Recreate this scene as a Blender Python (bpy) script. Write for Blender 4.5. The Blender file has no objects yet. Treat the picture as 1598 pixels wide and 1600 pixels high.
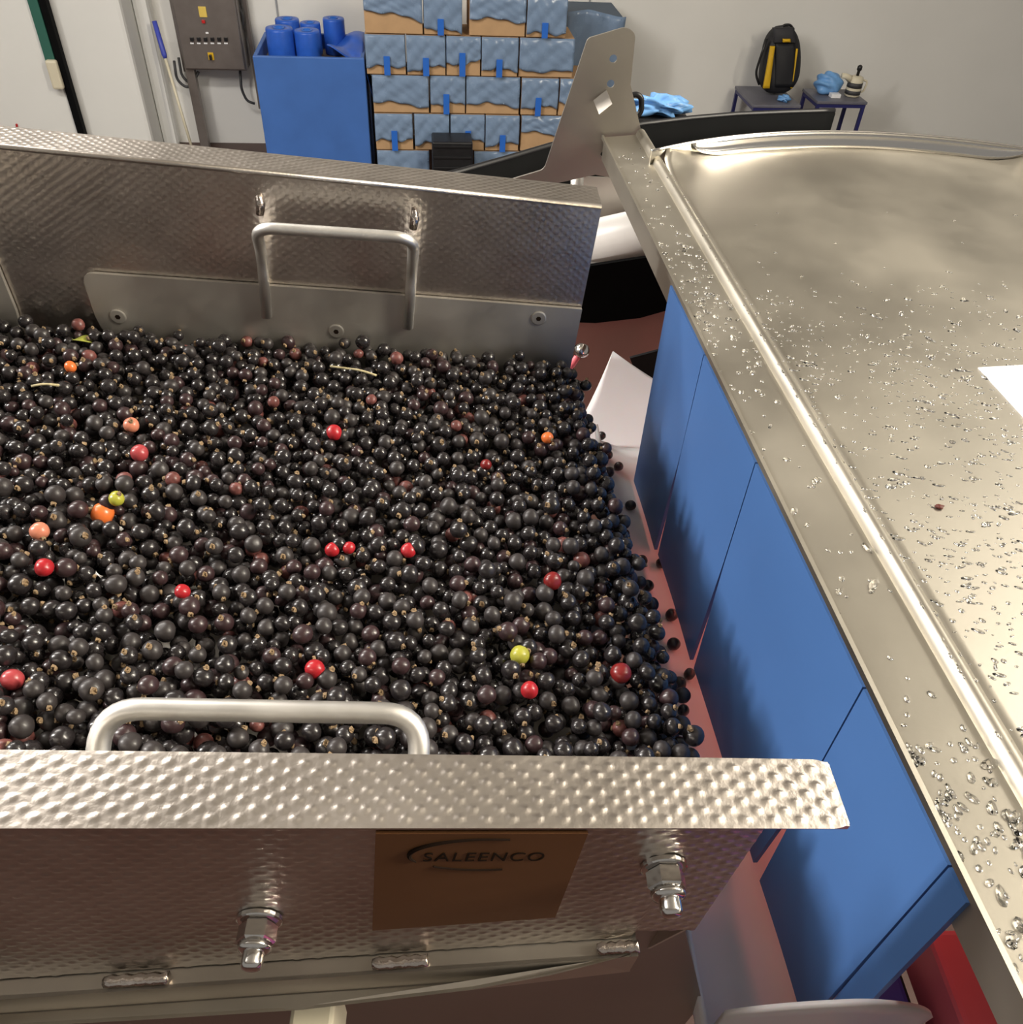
import bpy, bmesh, math, random
import numpy as np
from mathutils import Vector, Matrix
random.seed(7); RNG = np.random.default_rng(7)
S = bpy.context.scene
COL = S.collection

# ------------------------------------------------------------------ camera
F, CX, CY, CH = 1300.0, 799.0, 800.0, 2.6          # focal length in pixels, centre, height over the floor
_n = np.array([-84.0, 1420.0, F]); _n /= np.linalg.norm(_n)
_d = np.array([-59.0, 0.0, F]); _d[1] = -(_n[0]*_d[0] + _n[2]*_d[2]) / _n[1]
_Y = _d / np.linalg.norm(_d); _Z = -_n; _X = np.cross(_Y, _Z)
R = np.stack([_X, _Y, _Z])                         # camera (x right, y down, z ahead) -> room
cam = bpy.data.cameras.new('camera'); camo = bpy.data.objects.new('camera', cam); COL.objects.link(camo)
M3 = Matrix([[R[i][0], -R[i][1], -R[i][2]] for i in range(3)])
camo.matrix_world = Matrix.Translation((0, 0, CH)) @ M3.to_4x4()
cam.sensor_fit = 'HORIZONTAL'; cam.sensor_width = 36.0; cam.lens = F / 1598 * 36.0
cam.clip_start = 0.01; cam.clip_end = 60
S.camera = camo

# ------------------------------------------------------------------ world, lamps, exposure
S.view_settings.view_transform = 'Standard'; S.view_settings.look = 'None'
S.view_settings.gamma = 1.0; S.view_settings.use_curve_mapping = False
S.view_settings.exposure = 0.53
wd = bpy.data.worlds.new('hall'); S.world = wd; wd.use_nodes = True
wd.node_tree.nodes['Background'].inputs[0].default_value = (1.0, 0.95, 0.87, 1)
wd.node_tree.nodes['Background'].inputs[1].default_value = 0.20

def area(name, loc, target, sx, sy, power, col):
    l = bpy.data.lights.new(name, 'AREA'); l.shape = 'RECTANGLE'; l.size = sx; l.size_y = sy
    l.energy = power; l.color = col
    o = bpy.data.objects.new(name, l); COL.objects.link(o); o.location = loc
    o.rotation_euler = (Vector(target) - Vector(loc)).to_track_quat('-Z', 'Y').to_euler()
    return o
# four lamp rows aimed down, with weaker upward fill added to brighten the ceiling
for nm, x, y, sx, sy, tx, ty, pw, up, col in (
        ('left', -4.2, .9, .4, 1.7, 0, .6, 190, 24, (1.0, .95, .90)), ('right', 3.4, -.2, .5, 2.4, 0, .6, 230, 16, (1.0, .91, .76)),
        ('middle', -2.5, 2.7, 2.6, .5, -2.5, 2.7, 105, 34, (1.0, .95, .89)), ('added_near_right', 2.5, 1.7, .5, 2.0, 2.5, 1.7, 26, 12, (1.0, .93, .82))):  # near-right row added for a bright glow on the hood
    tz = 0 if ty == y else CH-.4
    area('lamp_row_'+nm, (x, y, CH+2.05), (tx, ty, tz), sx, sy, pw, col)
    area('lamp_row_'+nm+'_ceiling_fill', (x, y, CH+2.10), (x, y, CH+4), sx, sy, up, col)

# ------------------------------------------------------------------ helpers
def ray(px, py): return R @ np.array([px-CX, py-CY, F])
def c2w(p): return np.array([p[0], p[1], p[2] + CH])
def onz(px, py, z): r = ray(px, py); return c2w(r * (z / r[2]))       # z, y, x measured from the lens
def ony(px, py, y): r = ray(px, py); return c2w(r * (y / r[1]))
def onp(px, py, p, nn): r = ray(px, py); return c2w(r * (np.dot(np.array(p) - [0, 0, CH], nn) / np.dot(r, nn)))
def project(P):
    P = np.atleast_2d(np.asarray(P, float)) - [0, 0, CH]
    c = P @ R
    return CX + F*c[:, 0]/c[:, 2], CY + F*c[:, 1]/c[:, 2], c[:, 2]
def lin(r, g, b): return tuple((x/255/12.92 if x/255 <= .04045 else ((x/255+.055)/1.055)**2.4) for x in (r, g, b)) + (1,)

def mat(name, col, rough=.5, metal=0.0, spec=.5, noise=0.0, nscale=30, bump=0.0, bscale=80, trans=0.0, ior=1.45, coat=0.0, emit=None, alpha=1.0, rvar=0.0, stretch=None, sss=0.0):
    m = bpy.data.materials.new(name); m.use_nodes = True
    nt = m.node_tree; b = nt.nodes['Principled BSDF']
    b.inputs['Base Color'].default_value = col; b.inputs['Roughness'].default_value = rough
    b.inputs['Metallic'].default_value = metal; b.inputs['Specular IOR Level'].default_value = spec
    b.inputs['Transmission Weight'].default_value = trans; b.inputs['IOR'].default_value = ior
    b.inputs['Coat Weight'].default_value = coat; b.inputs['Alpha'].default_value = alpha
    if sss: b.inputs['Subsurface Weight'].default_value = sss; b.inputs['Subsurface Scale'].default_value = .01
    if emit: b.inputs['Emission Color'].default_value = emit[0]; b.inputs['Emission Strength'].default_value = emit[1]
    if noise or bump or rvar:
        tc = nt.nodes.new('ShaderNodeTexCoord'); mp = nt.nodes.new('ShaderNodeMapping')
        nt.links.new(tc.outputs['Object'], mp.inputs['Vector'])
        if stretch: mp.inputs['Scale'].default_value = stretch
        nz = nt.nodes.new('ShaderNodeTexNoise'); nz.inputs['Scale'].default_value = nscale; nz.inputs['Detail'].default_value = 5
        nt.links.new(mp.outputs[0], nz.inputs['Vector'])
        if noise:
            mr = nt.nodes.new('ShaderNodeMapRange'); mr.inputs['From Min'].default_value = .3; mr.inputs['From Max'].default_value = .7
            mr.inputs['To Min'].default_value = 1-noise; mr.inputs['To Max'].default_value = 1+noise
            nt.links.new(nz.outputs['Fac'], mr.inputs['Value'])
            vm = nt.nodes.new('ShaderNodeVectorMath'); vm.operation = 'SCALE'; vm.inputs[0].default_value = col[:3]
            nt.links.new(mr.outputs[0], vm.inputs['Scale']); nt.links.new(vm.outputs[0], b.inputs['Base Color'])
        if rvar:
            mr = nt.nodes.new('ShaderNodeMapRange'); mr.inputs['From Min'].default_value = .3; mr.inputs['From Max'].default_value = .7
            mr.inputs['To Min'].default_value = max(.02, rough-rvar); mr.inputs['To Max'].default_value = rough+rvar
            nt.links.new(nz.outputs['Fac'], mr.inputs['Value']); nt.links.new(mr.outputs[0], b.inputs['Roughness'])
        if bump:
            n2 = nt.nodes.new('ShaderNodeTexNoise'); n2.inputs['Scale'].default_value = bscale; n2.inputs['Detail'].default_value = 3
            nt.links.new(mp.outputs[0], n2.inputs['Vector'])
            bp = nt.nodes.new('ShaderNodeBump'); bp.inputs['Strength'].default_value = bump; bp.inputs['Distance'].default_value = .002
            nt.links.new(n2.outputs['Fac'], bp.inputs['Height']); nt.links.new(bp.outputs[0], b.inputs['Normal'])
    return m

ORG = {}
def tag(o, label, cat, group=None, kind=None):
    if label: o['label'] = label
    if cat: o['category'] = cat
    if group: o['group'] = group
    if kind: o['kind'] = kind
    return o
def thing(name, label, cat, loc, group=None, rot=None, kind=None):
    o = bpy.data.objects.new(name, None); COL.objects.link(o); o.location = loc; o.empty_display_size = .05
    if rot: o.rotation_euler = rot
    ORG[o.name] = np.zeros(3) if rot else np.array(loc, float)
    return tag(o, label, cat, group, kind)
def mesh_data(name, V, Fc, smooth=False, o=(0, 0, 0)):
    me = bpy.data.meshes.new(name)
    me.from_pydata([tuple(float(a) for a in v) for v in (np.asarray(V, float) - np.asarray(o))], [], [tuple(int(i) for i in f) for f in Fc])
    if smooth: me.polygons.foreach_set('use_smooth', [True]*len(me.polygons))
    me.update(); return me
def obj(name, VF, m, parent=None, smooth=False, base=None, label=None):
    V, Fc = VF[0], VF[1]
    o_ = ORG[parent.name] if parent is not None else np.array(base if base is not None else (0, 0, 0), float)
    me = mesh_data(name, V, Fc, smooth, o_)
    if isinstance(m, (list, tuple)):
        for k in m: me.materials.append(k)
        if len(VF) > 2: me.polygons.foreach_set('material_index', np.asarray(VF[2], dtype=np.int32))
    else: me.materials.append(m)
    o = bpy.data.objects.new(name, me); COL.objects.link(o)
    if parent is not None: o.parent = parent; ORG[o.name] = o_
    else: o.location = o_; ORG[o.name] = o_
    if label: o['label'] = label
    return o
def structure(o): o['kind'] = 'structure'; return o
def join(*parts):
    V, Fc = [], []; n = 0
    for p in parts:
        V.append(np.asarray(p[0], float)); Fc += [tuple(i+n for i in f) for f in p[1]]; n += len(p[0])
    return np.concatenate(V), Fc
def from_bm(bm):
    bm.verts.ensure_lookup_table(); bm.verts.index_update()
    V = np.array([v.co[:] for v in bm.verts]); Fc = [tuple(v.index for v in f.verts) for f in bm.faces]; bm.free(); return V, Fc
def box(x0, x1, y0, y1, z0, z1, bev=0.0, seg=2):
    bm = bmesh.new(); bmesh.ops.create_cube(bm, size=1)
    for v in bm.verts: v.co = ((x0+x1)/2 + v.co.x*(x1-x0), (y0+y1)/2 + v.co.y*(y1-y0), (z0+z1)/2 + v.co.z*(z1-z0))
    if bev: bmesh.ops.bevel(bm, geom=bm.edges[:], offset=bev, segments=seg, affect='EDGES', profile=.5)
    return from_bm(bm)
def round_poly(pts, rad, n=5):
    out = []; P = [np.array(p, float) for p in pts]; k = len(P)
    for i in range(k):
        r = rad[i] if isinstance(rad, (list, tuple)) else rad
        a, b, c = P[i-1], P[i], P[(i+1) % k]
        if r <= 0: out.append(b); continue
        d1 = (a-b)/np.linalg.norm(a-b); d2 = (c-b)/np.linalg.norm(c-b)
        r = min(r, .45*np.linalg.norm(a-b), .45*np.linalg.norm(c-b))
        for j in range(n+1):
            t = j/n; out.append((1-t)**2*(b+d1*r) + 2*t*(1-t)*b + t*t*(b+d2*r))
    return out
def prism(poly, o, ax, ay, an, th):
    """outline in the (ax, ay) plane at o, th thick along an"""
    o, ax, ay, an = [np.asarray(a, float) for a in (o, ax, ay, an)]
    a = [o + ax*p[0] + ay*p[1] for p in poly]; b = [q + an*th for q in a]; k = len(poly)
    Fc = [tuple(range(k-1, -1, -1)), tuple(range(k, 2*k))] + [(i, (i+1) % k, k+(i+1) % k, k+i) for i in range(k)]
    return np.array(a+b), Fc
def slab(P4, th, nrm=None):
    P = [np.asarray(p, float) for p in P4]
    if nrm is None: nrm = np.cross(P[1]-P[0], P[2]-P[0])
    nrm = np.asarray(nrm, float)/np.linalg.norm(nrm); k = len(P)
    V = P + [p - nrm*th for p in P]
    return np.array(V), [tuple(range(k)), tuple(range(2*k-1, k-1, -1))] + [(i, k+i, k+(i+1) % k, (i+1) % k) for i in range(k)]
def tube(path, r, seg=12, cap=True):
    P = [np.asarray(p, float) for p in path]; V = []; Fc = []; up = None
    rr = r if isinstance(r, (list, tuple)) else [r]*len(P)
    for i, p in enumerate(P):
        t = P[min(i+1, len(P)-1)] - P[max(i-1, 0)]; t = t/np.linalg.norm(t)
        if up is None:
            up = np.array([0, 0, 1.0]) if abs(t[2]) < .9 else np.array([1.0, 0, 0])
        s = np.cross(t, up); s /= np.linalg.norm(s); up = np.cross(s, t)
        for k in range(seg):
            a = 2*math.pi*k/seg; V.append(p + rr[i]*(math.cos(a)*s + math.sin(a)*up))
    for i in range(len(P)-1):
        for k in range(seg):
            a, b = i*seg+k, i*seg+(k+1) % seg; Fc.append((a, b, b+seg, a+seg))
    if cap: Fc.append(tuple(range(seg-1, -1, -1))); Fc.append(tuple(len(P)*seg-seg+k for k in range(seg)))
    return np.array(V), Fc
def smooth_path(pts, rad, n=6):
    P = [np.asarray(p, float) for p in pts]; out = [P[0]]
    for i in range(1, len(P)-1):
        a, b, c = P[i-1], P[i], P[i+1]; d1 = (a-b)/np.linalg.norm(a-b); d2 = (c-b)/np.linalg.norm(c-b)
        r = min(rad, .48*np.linalg.norm(a-b), .48*np.linalg.norm(c-b))
        for j in range(n+1):
            t = j/n; out.append((1-t)**2*(b+d1*r) + 2*t*(1-t)*b + t*t*(b+d2*r))
    out.append(P[-1]); return out
def lathe(prof, c, axis=(0, 0, 1), seg=24):
    """profile of (radius, height) turned about axis through c"""
    ax = np.asarray(axis, float); ax /= np.linalg.norm(ax)
    s = np.cross(ax, [0, 0, 1.0] if abs(ax[2]) < .9 else [1.0, 0, 0]); s /= np.linalg.norm(s); t = np.cross(ax, s)
    V, Fc = [], []
    for r, h in prof:
        for k in range(seg):
            a = 2*math.pi*k/seg; V.append(np.asarray(c, float) + ax*h + r*(math.cos(a)*s + math.sin(a)*t))
    for i in range(len(prof)-1):
        for k in range(seg):
            a, b = i*seg+k, i*seg+(k+1) % seg; Fc.append((a, b, b+seg, a+seg))
    Fc.append(tuple(range(seg-1, -1, -1))); Fc.append(tuple((len(prof)-1)*seg+k for k in range(seg)))
    return np.array(V), Fc
def grid(fn, nu, nv):
    V = [fn(i/nu, j/nv) for j in range(nv+1) for i in range(nu+1)]
    Fc = [(j*(nu+1)+i, j*(nu+1)+i+1, (j+1)*(nu+1)+i+1, (j+1)*(nu+1)+i) for j in range(nv) for i in range(nu)]
    return np.array(V), Fc
def thick(VF, off):
    """give a sheet a second skin shifted by off, closed round its border"""
    V, Fc = VF; n = len(V); e = {}
    for f in Fc:
        for a, b in zip(f, f[1:]+f[:1]): e[(a, b)] = 1
    rim = [(b, a, a+n, b+n) for (a, b) in e if (b, a) not in e]
    return np.concatenate([V, V + np.asarray(off, float)]), list(Fc) + [tuple(n+i for i in reversed(f)) for f in Fc] + rim

# ------------------------------------------------------------------ materials
STEEL = mat('brushed_steel', (.60, .56, .50, 1), .34, 1, noise=.06, nscale=14, rvar=.07, bump=.03, bscale=300)
STEEL_D = mat('dimpled_steel', (.60, .55, .50, 1), .32, 1, noise=.07, nscale=25, rvar=.03, bump=.08, bscale=420)
STEEL_H = mat('hood_steel', (.56, .525, .45, 1), .44, 1, noise=.05, nscale=9, rvar=.06, bump=.02, bscale=400)
STEEL_P = mat('pickled_plate_steel', (.60, .57, .52, 1), .55, 1, noise=.06, nscale=20, rvar=.08)
CHROME = mat('bright_bolt_steel', (.70, .68, .66, 1), .15, 1)
POLISH = mat('polished_tube_steel', (.82, .80, .76, 1), .45, 1, rvar=.05, noise=.04, nscale=40)
BRACKET = mat('bracket_steel', (.44, .41, .37, 1), .45, 1, noise=.05, nscale=12, rvar=.05)
WELD = mat('weld_bead', (.62, .55, .50, 1), .22, 1, noise=.25, nscale=120, bump=.5, bscale=260)
BROWN = mat('brown_plate', lin(104, 70, 44), .42, .25, noise=.12, nscale=18, rvar=.08)
INK = mat('dark_ink', lin(34, 24, 18), .85, spec=.1)
WALLM = mat('white_wall_panel', lin(228, 227, 222), .55, noise=.025, nscale=1.5)
WALLM2 = mat('white_column_paint', lin(228, 228, 224), .5, noise=.02, nscale=2)
FLOORM = mat('red_brown_floor', lin(66, 42, 35), .45, noise=.15, nscale=4)
CEILM = mat('ceiling_panel', lin(205, 203, 196), .7, noise=.03, nscale=1)
BLUE = mat('blue_curtain_pvc', lin(68, 106, 162), .45, noise=.05, nscale=7, rvar=.06)
BLUE_F = mat('blue_film', lin(122, 144, 172), .24, noise=.06, nscale=10, rvar=.08, bump=.10, bscale=40, alpha=.90)
BLUE_B = mat('blue_bin', lin(64, 106, 176), .5, noise=.07, nscale=5)
BLUE_R = mat('blue_roll', lin(42, 92, 190), .35, noise=.08, nscale=20)
BLUE_T = mat('blue_tape', lin(44, 104, 196), .35)
KRAFT = mat('kraft_carton', lin(182, 148, 110), .8, noise=.06, nscale=12)
WHITEP = mat('white_translucent_plastic', lin(206, 202, 203), .42, noise=.03, nscale=8, sss=.15)
BLACK = mat('black_rubber', lin(9, 10, 11), .75, spec=.12, noise=.2, nscale=20)
BLACKP = mat('black_plastic', lin(26, 26, 28), .4, noise=.2, nscale=30)
NAVY = mat('navy_steel_tube', lin(40, 42, 96), .4)
TABLE = mat('grey_laminate', lin(104, 104, 114), .4, noise=.08, nscale=15)
YELLOW = mat('yellow_fabric', lin(206, 164, 22), .6)
CABINET = mat('cabinet_steel', (.30, .27, .25, 1), .42, .85, noise=.08, nscale=10)
PAPER = mat('white_paper', lin(238, 238, 240), .6)
RED = mat('red_paint', lin(248, 122, 132), .4, noise=.08, nscale=12)
PINK = mat('red_lit_panel', lin(188, 136, 128), .5, noise=.08, nscale=8)  # red light on the machine side put into its colour
BLUEP = mat('blue_paint', lin(66, 78, 176), .4, noise=.1, nscale=10)
CREAM = mat('cream_plastic', lin(214, 206, 182), .45)
WATER = mat('water', (1, 1, 1, 1), .02, 0, trans=1.0, ior=1.33)
GREEN = mat('green_strip', lin(52, 100, 88), .4)
REDB = mat('red_plastic', lin(190, 40, 40), .4)
CABLE = mat('grey_cable', lin(60, 60, 62), .5)
LBLUE = mat('light_blue_plastic', lin(110, 160, 214), .35, bump=.3, bscale=40, noise=.08)
WOODP = mat('brown_board', lin(150, 130, 108), .7)

# ------------------------------------------------------------------ the room
yaw = math.radians(3.5)
WD = np.array([math.cos(yaw), math.sin(yaw), 0]); WN = np.array([-math.sin(yaw), math.cos(yaw), 0])
WA = onz(345, 223, -CH)                             # a point on the foot of the back wall
def wpt(s, off, z): return np.array([WA[0], WA[1], 0]) + WD*s - WN*off + np.array([0, 0, z])
def wsz(px, py, off):
    q = onp(px, py, WA - WN*off, WN); return float(np.dot(q-WA, WD)), float(q[2])
def wbox(s0, s1, o0, o1, z0, z1, bev=0.0):
    V, Fc = box(s0, s1, o0, o1, z0, z1, bev)
    V2 = np.array([wpt(v[0], -v[1], v[2]) for v in V]); return V2, Fc     # y = -offset: positive off comes off the wall
structure(obj('floor', box(-9, 9, -6, 12, -.1, 0), FLOORM))
structure(obj('wall_back', wbox(-8, 9, 0, .15, 0, 5.2), WALLM))
structure(obj('ceiling', box(-9, 9, -3, 9, 5.2, 5.35), CEILM))
# joints of the back wall panels
for k, s in enumerate((.62, 3.1)):
    structure(obj('trim_%d' % (k+1), wbox(s-.006, s+.006, -.012, -.001, .15, 5.1), mat('joint_%d' % k, lin(150, 152, 156), .5)))
# white column and sliding door at the left
s0, _ = wsz(205, 100, .5); s1, _ = wsz(262, 100, .02)
structure(obj('wall_column', wbox(s0-1.2, s0, -.42, -.002, 0, 5.15, .03), WALLM2))
structure(obj('wall_fillet', wbox(s0+.001, s1-.02, -.16, -.002, 0, 5.15, .04), WALLM2))
dr = thing('door_1', None, None, wpt(s0-.55, .46, 0)); dr['kind'] = 'structure'
sa, _ = wsz(98, 100, .48)
obj('door_leaf', wbox(sa-1.5, sa-.03, -.50, -.44, .02, 3.2, .01), WALLM2, dr)
obj('edge_seal', wbox(sa-.025, sa+.025, -.53, -.45, .02, 3.2, .008), BLACK, dr)
zs = wsz(90, 95, .5)[1]
obj('green_strip', wbox(sa-.10, sa-.03, -.53, -.50, zs, 3.2, .004), GREEN, dr)
obj('bracket_block', wbox(sa-.09, sa-.01, -.58, -.53, zs-.18, zs+.02, .015), CREAM, dr)
obj('red_arc_print', (lambda: (lambda c: tube([wpt(sa-.62+.16*math.cos(a), .508, zs-.42+.16*math.sin(a)) for a in np.linspace(-1.6, -.2, 14)], .008, 6))(0))(), REDB, dr)

# ------------------------------------------------------------------ control cabinet
o = .22
a0, zt = wsz(266, -40, o); a1, zb = wsz(382, 112, o); a0 = wsz(282, 80, o)[0]; a1 = wsz(381, 80, o)[0]
cb = thing('control_cabinet', 'grey metal control cabinet on a post, with switches and yellow labels', 'cabinet', wpt((a0+a1)/2, o-.1, 0))
obj('body', wbox(a0, a1, -o+.02, -.04, zb, zt, .008), CABINET, cb)
cd = obj('door', wbox(a0+.012, a1-.012, -o, -o+.02, zb+.012, zt-.012, .006), CABINET, cb)
def sticker(name, x0, y0, x1, y1, m, dep=.004, par=None):
    p, q = wsz(x0, y0, o+.003), wsz(x1, y1, o+.003)
    return obj(name, wbox(min(p[0], q[0]), max(p[0], q[0]), -o-dep-.001, -o-.0005, min(p[1], q[1]), max(p[1], q[1]), .001), m, par or cd)
YL = mat('yellow_label', lin(226, 196, 96), .5)
sticker('warning_label', 309, 10, 324, 27, YL)
sticker('red_button', 315, 31, 321, 36, REDB, .015)
sticker('nameplate', 321, 50, 326, 53, PAPER)
for k in range(6):
    x = 300 + k*10.6
    sticker('selector_switch', x-3, 58, x+3, 64, BLACKP, .02); sticker('switch_label', x-3, 66.5, x+3, 69, PAPER)
sticker('isolator_plate', 324, 82, 335, 94, mat('yellow_plate', lin(222, 178, 40), .5)); sticker('isolator_knob', 327, 85, 332, 93, BLACKP, .03)
b0 = wsz(306, 150, .12)[0]
obj('post', wbox(b0-.035, b0+.035, -.16, -.09, 0, zb+.02, .005), CABINET, cb)
obj('upright_channel', wbox(a1+.02, a1+.05, -.07, -.012, .3, 3.4, .003), CABINET, cb)
obj('upright_channel', wbox(a0-.045, a0-.015, -.07, -.012, zb-.05, 3.4, .003), CABINET, cb)
def cab(px, r=.011):
    return tube(smooth_path([np.array(wpt(*(lambda q: (q[0], .12, q[1]))(wsz(x, y, .12)))) for x, y in px], .08), r, 8)
obj('cable', cab([(272, 95), (276, 125), (292, 138), (304, 130), (303, 112)]), CABLE, cb, True)
obj('cable', cab([(279, 90), (284, 120), (300, 133), (310, 112)]), CABLE, cb, True)
obj('cable', cab([(375, 110), (377, 140), (386, 158), (398, 162)]), CABLE, cb, True)
obj('cable', cab([(368, -20), (372, 10), (380, 25), (376, 60)]), CABLE, cb, True)

# mop leaning by the column
m0 = wpt(*(lambda q: (q[0], .5, q[1]))(wsz(300, 232, .5))); m1 = wpt(*(lambda q: (q[0], .25, q[1]))(wsz(241, 33, .25)))
m0[2] = max(m0[2], .02); mid = m0 + (m1-m0)*.72
mp = thing('mop_handle', 'thin white pole with a blue grip leaning against the white column', 'pole', tuple(m0))
obj('shaft', tube([m0, mid], .011, 10), CREAM, mp, True); obj('grip', tube([mid, mid+(m1-mid)*.1, m1], [.014, .02, .018], 12), BLUEP, mp, True)

# ------------------------------------------------------------------ blue bin with film rolls
o = 1.0
p, q = wsz(394, 87, o), wsz(569, 92, o)
bs0, bs1, bz = p[0], q[0], (p[1]+q[1])/2
bn = thing('pallet_bin', 'large blue flat-sided bin below the upright film rolls', 'bin', wpt((bs0+bs1)/2, o-.35, 0))
obj('front_panel', wbox(bs0, bs1, -o, -o+.03, .03, bz, .006), BLUE_B, bn)
obj('side_panel', wbox(bs0, bs0+.03, -o+.031, -.32, .03, bz, .006), BLUE_B, bn)
obj('side_panel', wbox(bs1-.03, bs1, -o+.031, -.32, .03, bz, .006), BLUE_B, bn)
obj('back_panel', wbox(bs0+.031, bs1-.031, -.35, -.32, .03, bz, .006), BLUE_B, bn)
fill = bz - .10
obj('inner_lid', wbox(bs0+.031, bs1-.031, -o+.031, -.351, fill-.03, fill), WOODP, bn)
def drape(u, v):
    s = bs1 - .26 + .30*u; w = .03*math.sin(9*u+3*v) + .02*math.sin(17*v+u*5)
    return wpt(s, o-.05-.5*v + w*.6, bz + .02 + .05*math.sin(5*u+1.5)*math.cos(4*v) - (.30*max(0, u-.82)/.18 if u > .82 else 0))
obj('liner', thick(grid(drape, 22, 14), (0, 0, -.004)), BLUE_R, bn, True)
rl = [(435.5, 40, 21.5, .74, 'wide blue film roll at the front left of the bin'), (479, 44, 20, .74, 'blue film roll at the front right of the roll cluster'),
      (448, 26, 19, .50, 'blue film roll behind the front left roll'), (484, 32, 16, .50, 'blue film roll behind the front right roll'), (520.5, 25, 17, .48, 'single blue film roll standing apart, nearest the cartons')]
for x, yt, hw, of, lab in rl:
    s, zt = wsz(x, yt+3, of); rr = abs(wsz(x+hw, yt, of)[0]-wsz(x, yt, of)[0]); base = fill
    c = wpt(s, of, base)
    t = thing('film_roll', lab, 'roll', tuple(c), 'film rolls on the blue bin')
    h = zt-base
    obj('film', lathe([(rr*.42, 0), (rr*.97, 0), (rr, .01), (rr, h-.012), (rr*.96, h), (rr*.42, h), (rr*.42, h-.05)], c, seg=28), BLUE_R, t, True)
    obj('core', lathe([(rr*.415, .001), (rr*.415, h+.004), (rr*.34, h+.004), (rr*.34, h-.06)], c, seg=20), BLUE_T, t, True)

# ------------------------------------------------------------------ cartons with blue liners
o = 1.0
rows = [  # top px, bottom px, then boxes: x0, x1, film depth (fraction of the face), slope, tape x
    (-12, 52.5, [(568, 660, .52, .30, None), (661.5, 722, .86, .18, 688), (733, 822, .58, .04, None), (823, 886, .88, -.05, 852)]),
    (54.5, 115.5, [(571, 633.5, .78, -.08, 604), (635, 696, .80, -.10, 665), (697, 751, .66, -.10, 722), (752, 809.5, .80, .04, 780), (811, 897, .82, .08, None)]),
    (118, 175, [(582, 670, .74, .10, None), (672, 727, .72, .05, 697), (728, 812, .72, .08, None), (814, 872, .76, .02, 841), (873.5, 930, .66, 0, None)]),
    (177.5, 232, [(586, 645, .70, -.10, 616), (647.5, 702, .78, -.14, None), (703.5, 757, .68, .12, 731), (758, 811, .78, -.10, 785), (813.5, 890, .50, .15, None)]),
    (234.5, 286, [(590, 671, .86, .05, None), (740, 811, .84, -.05, None), (813.5, 890, .8, 0, None)])]
rown = ['top', 'second', 'third', 'fourth', 'lowest']
zrow = []
for (ya, yb, bl) in rows:
    za = np.mean([wsz(600, ya, o)[1], wsz(850, ya*1.0+6, o)[1]]); zb_ = np.mean([wsz(600, yb, o)[1], wsz(850, yb+6, o)[1]])
    zrow.append([zb_, za])
for k in range(1, 5): zrow[k][1] = zrow[k-1][0]-.004          # each row stands on the one beneath
shift = 0.0
ordn = ['leftmost', 'second from left', 'third from left', 'fourth from left', 'fifth from left']
for k, (ya, yb, bl) in enumerate(rows):
    z0, z1 = zrow[k]
    if k == 4: z0 = max(.02, z0)
    for j, (x0, x1, fd, sl, tx) in enumerate(bl):
        ym = (ya+yb)/2
        s0, s1 = wsz(x0, ym, o)[0], wsz(x1, ym, o)[0]; dy = random.uniform(0, .012)
        of = o - dy
        how = ['kraft carton with blue film', 'kraft carton under creased film'][j % 2] + (' and blue tape' if tx else '')
        lab = '%s, %s in %s row' % (how, ordn[j], rown[k])
        t = thing('carton', lab, 'carton', wpt((s0+s1)/2, of-.15, z0), 'cartons stacked by the wall')
        obj('body', wbox(s0+.002, s1-.002, -of, -of+.36, z0, z1-.003, .004), KRAFT, t)
        ph = random.uniform(0, 6.28); hh = z1-z0; wdt = s1-s0
        def film(u, v, s0=s0, wdt=wdt, z1=z1, hh=hh, fd=fd, sl=sl, ph=ph, of=of):
            low = fd + sl*(u-.5) + .05*math.sin(6*u+ph) + .02*math.sin(19*u+ph*2)
            z = z1 - .002 - hh*min(low, .97)*v
            b = .006 + .009*abs(math.sin(7*u+5*v+ph)) + .006*abs(math.sin(15*u*(1-.4*v)-6*v+ph*3)) + .006*v
            return wpt(s0 + wdt*(.005+.99*u), of + b*min(1, 4*v+.2), z)
        obj('film_liner', thick(grid(film, 22, 12), WN*.0015), BLUE_F, t, True)
        if tx:
            st = wsz(tx, ym, o)[0]; zt_ = z0 + hh*(1-fd) + .07
            obj('tape', wbox(st-.022, st+.022, -of-.036, -of-.033, max(z0-.02, z0+.002), zt_, .001), BLUE_T, t)
# film-wrapped stack beside it, and the dark crate in front
pa, pb = wsz(888, 20, .62), wsz(968, 118, .62)
wr = thing('wrapped_stack', 'dark blue film wrapped bundle standing right of the carton stack', 'bundle', wpt((pa[0]+pb[0])/2, .4, 0))
obj('load', wbox(pa[0]+.02, pb[0]-.02, -.58, -.12, .02, pa[1]-.02, .01), mat('dark_load', lin(70, 86, 104), .6), wr)
def wrapf(u, v):
    return wpt(pa[0] + (pb[0]-pa[0])*u, .585 + .02*abs(math.sin(9*u+4*v)) + .012*abs(math.sin(23*v+8*u)), pa[1] + .02*math.sin(5*u) - (pa[1]-.1)*v)
obj('film_wrap', thick(grid(wrapf, 18, 30), WN*.002), BLUE_F, wr, True)
ca, cb_ = wsz(675, 222, 1.25), wsz(738, 272, 1.25)
cr = thing('plastic_crate', 'black plastic crate in front of the lowest cartons', 'crate', wpt((ca[0]+cb_[0])/2, 1.2, 0))
obj('shell', wbox(ca[0], cb_[0], -1.25, -1.03, .0, ca[1], .012), BLACKP, cr)
for k in range(6):
    z = .03 + (ca[1]-.06)*k/5
    obj('rib', wbox(ca[0]+.01, cb_[0]-.01, -1.262, -1.2505, z-.008, z+.008, .002), BLACKP, cr)
gp = wsz(578, 190, .95)
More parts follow.
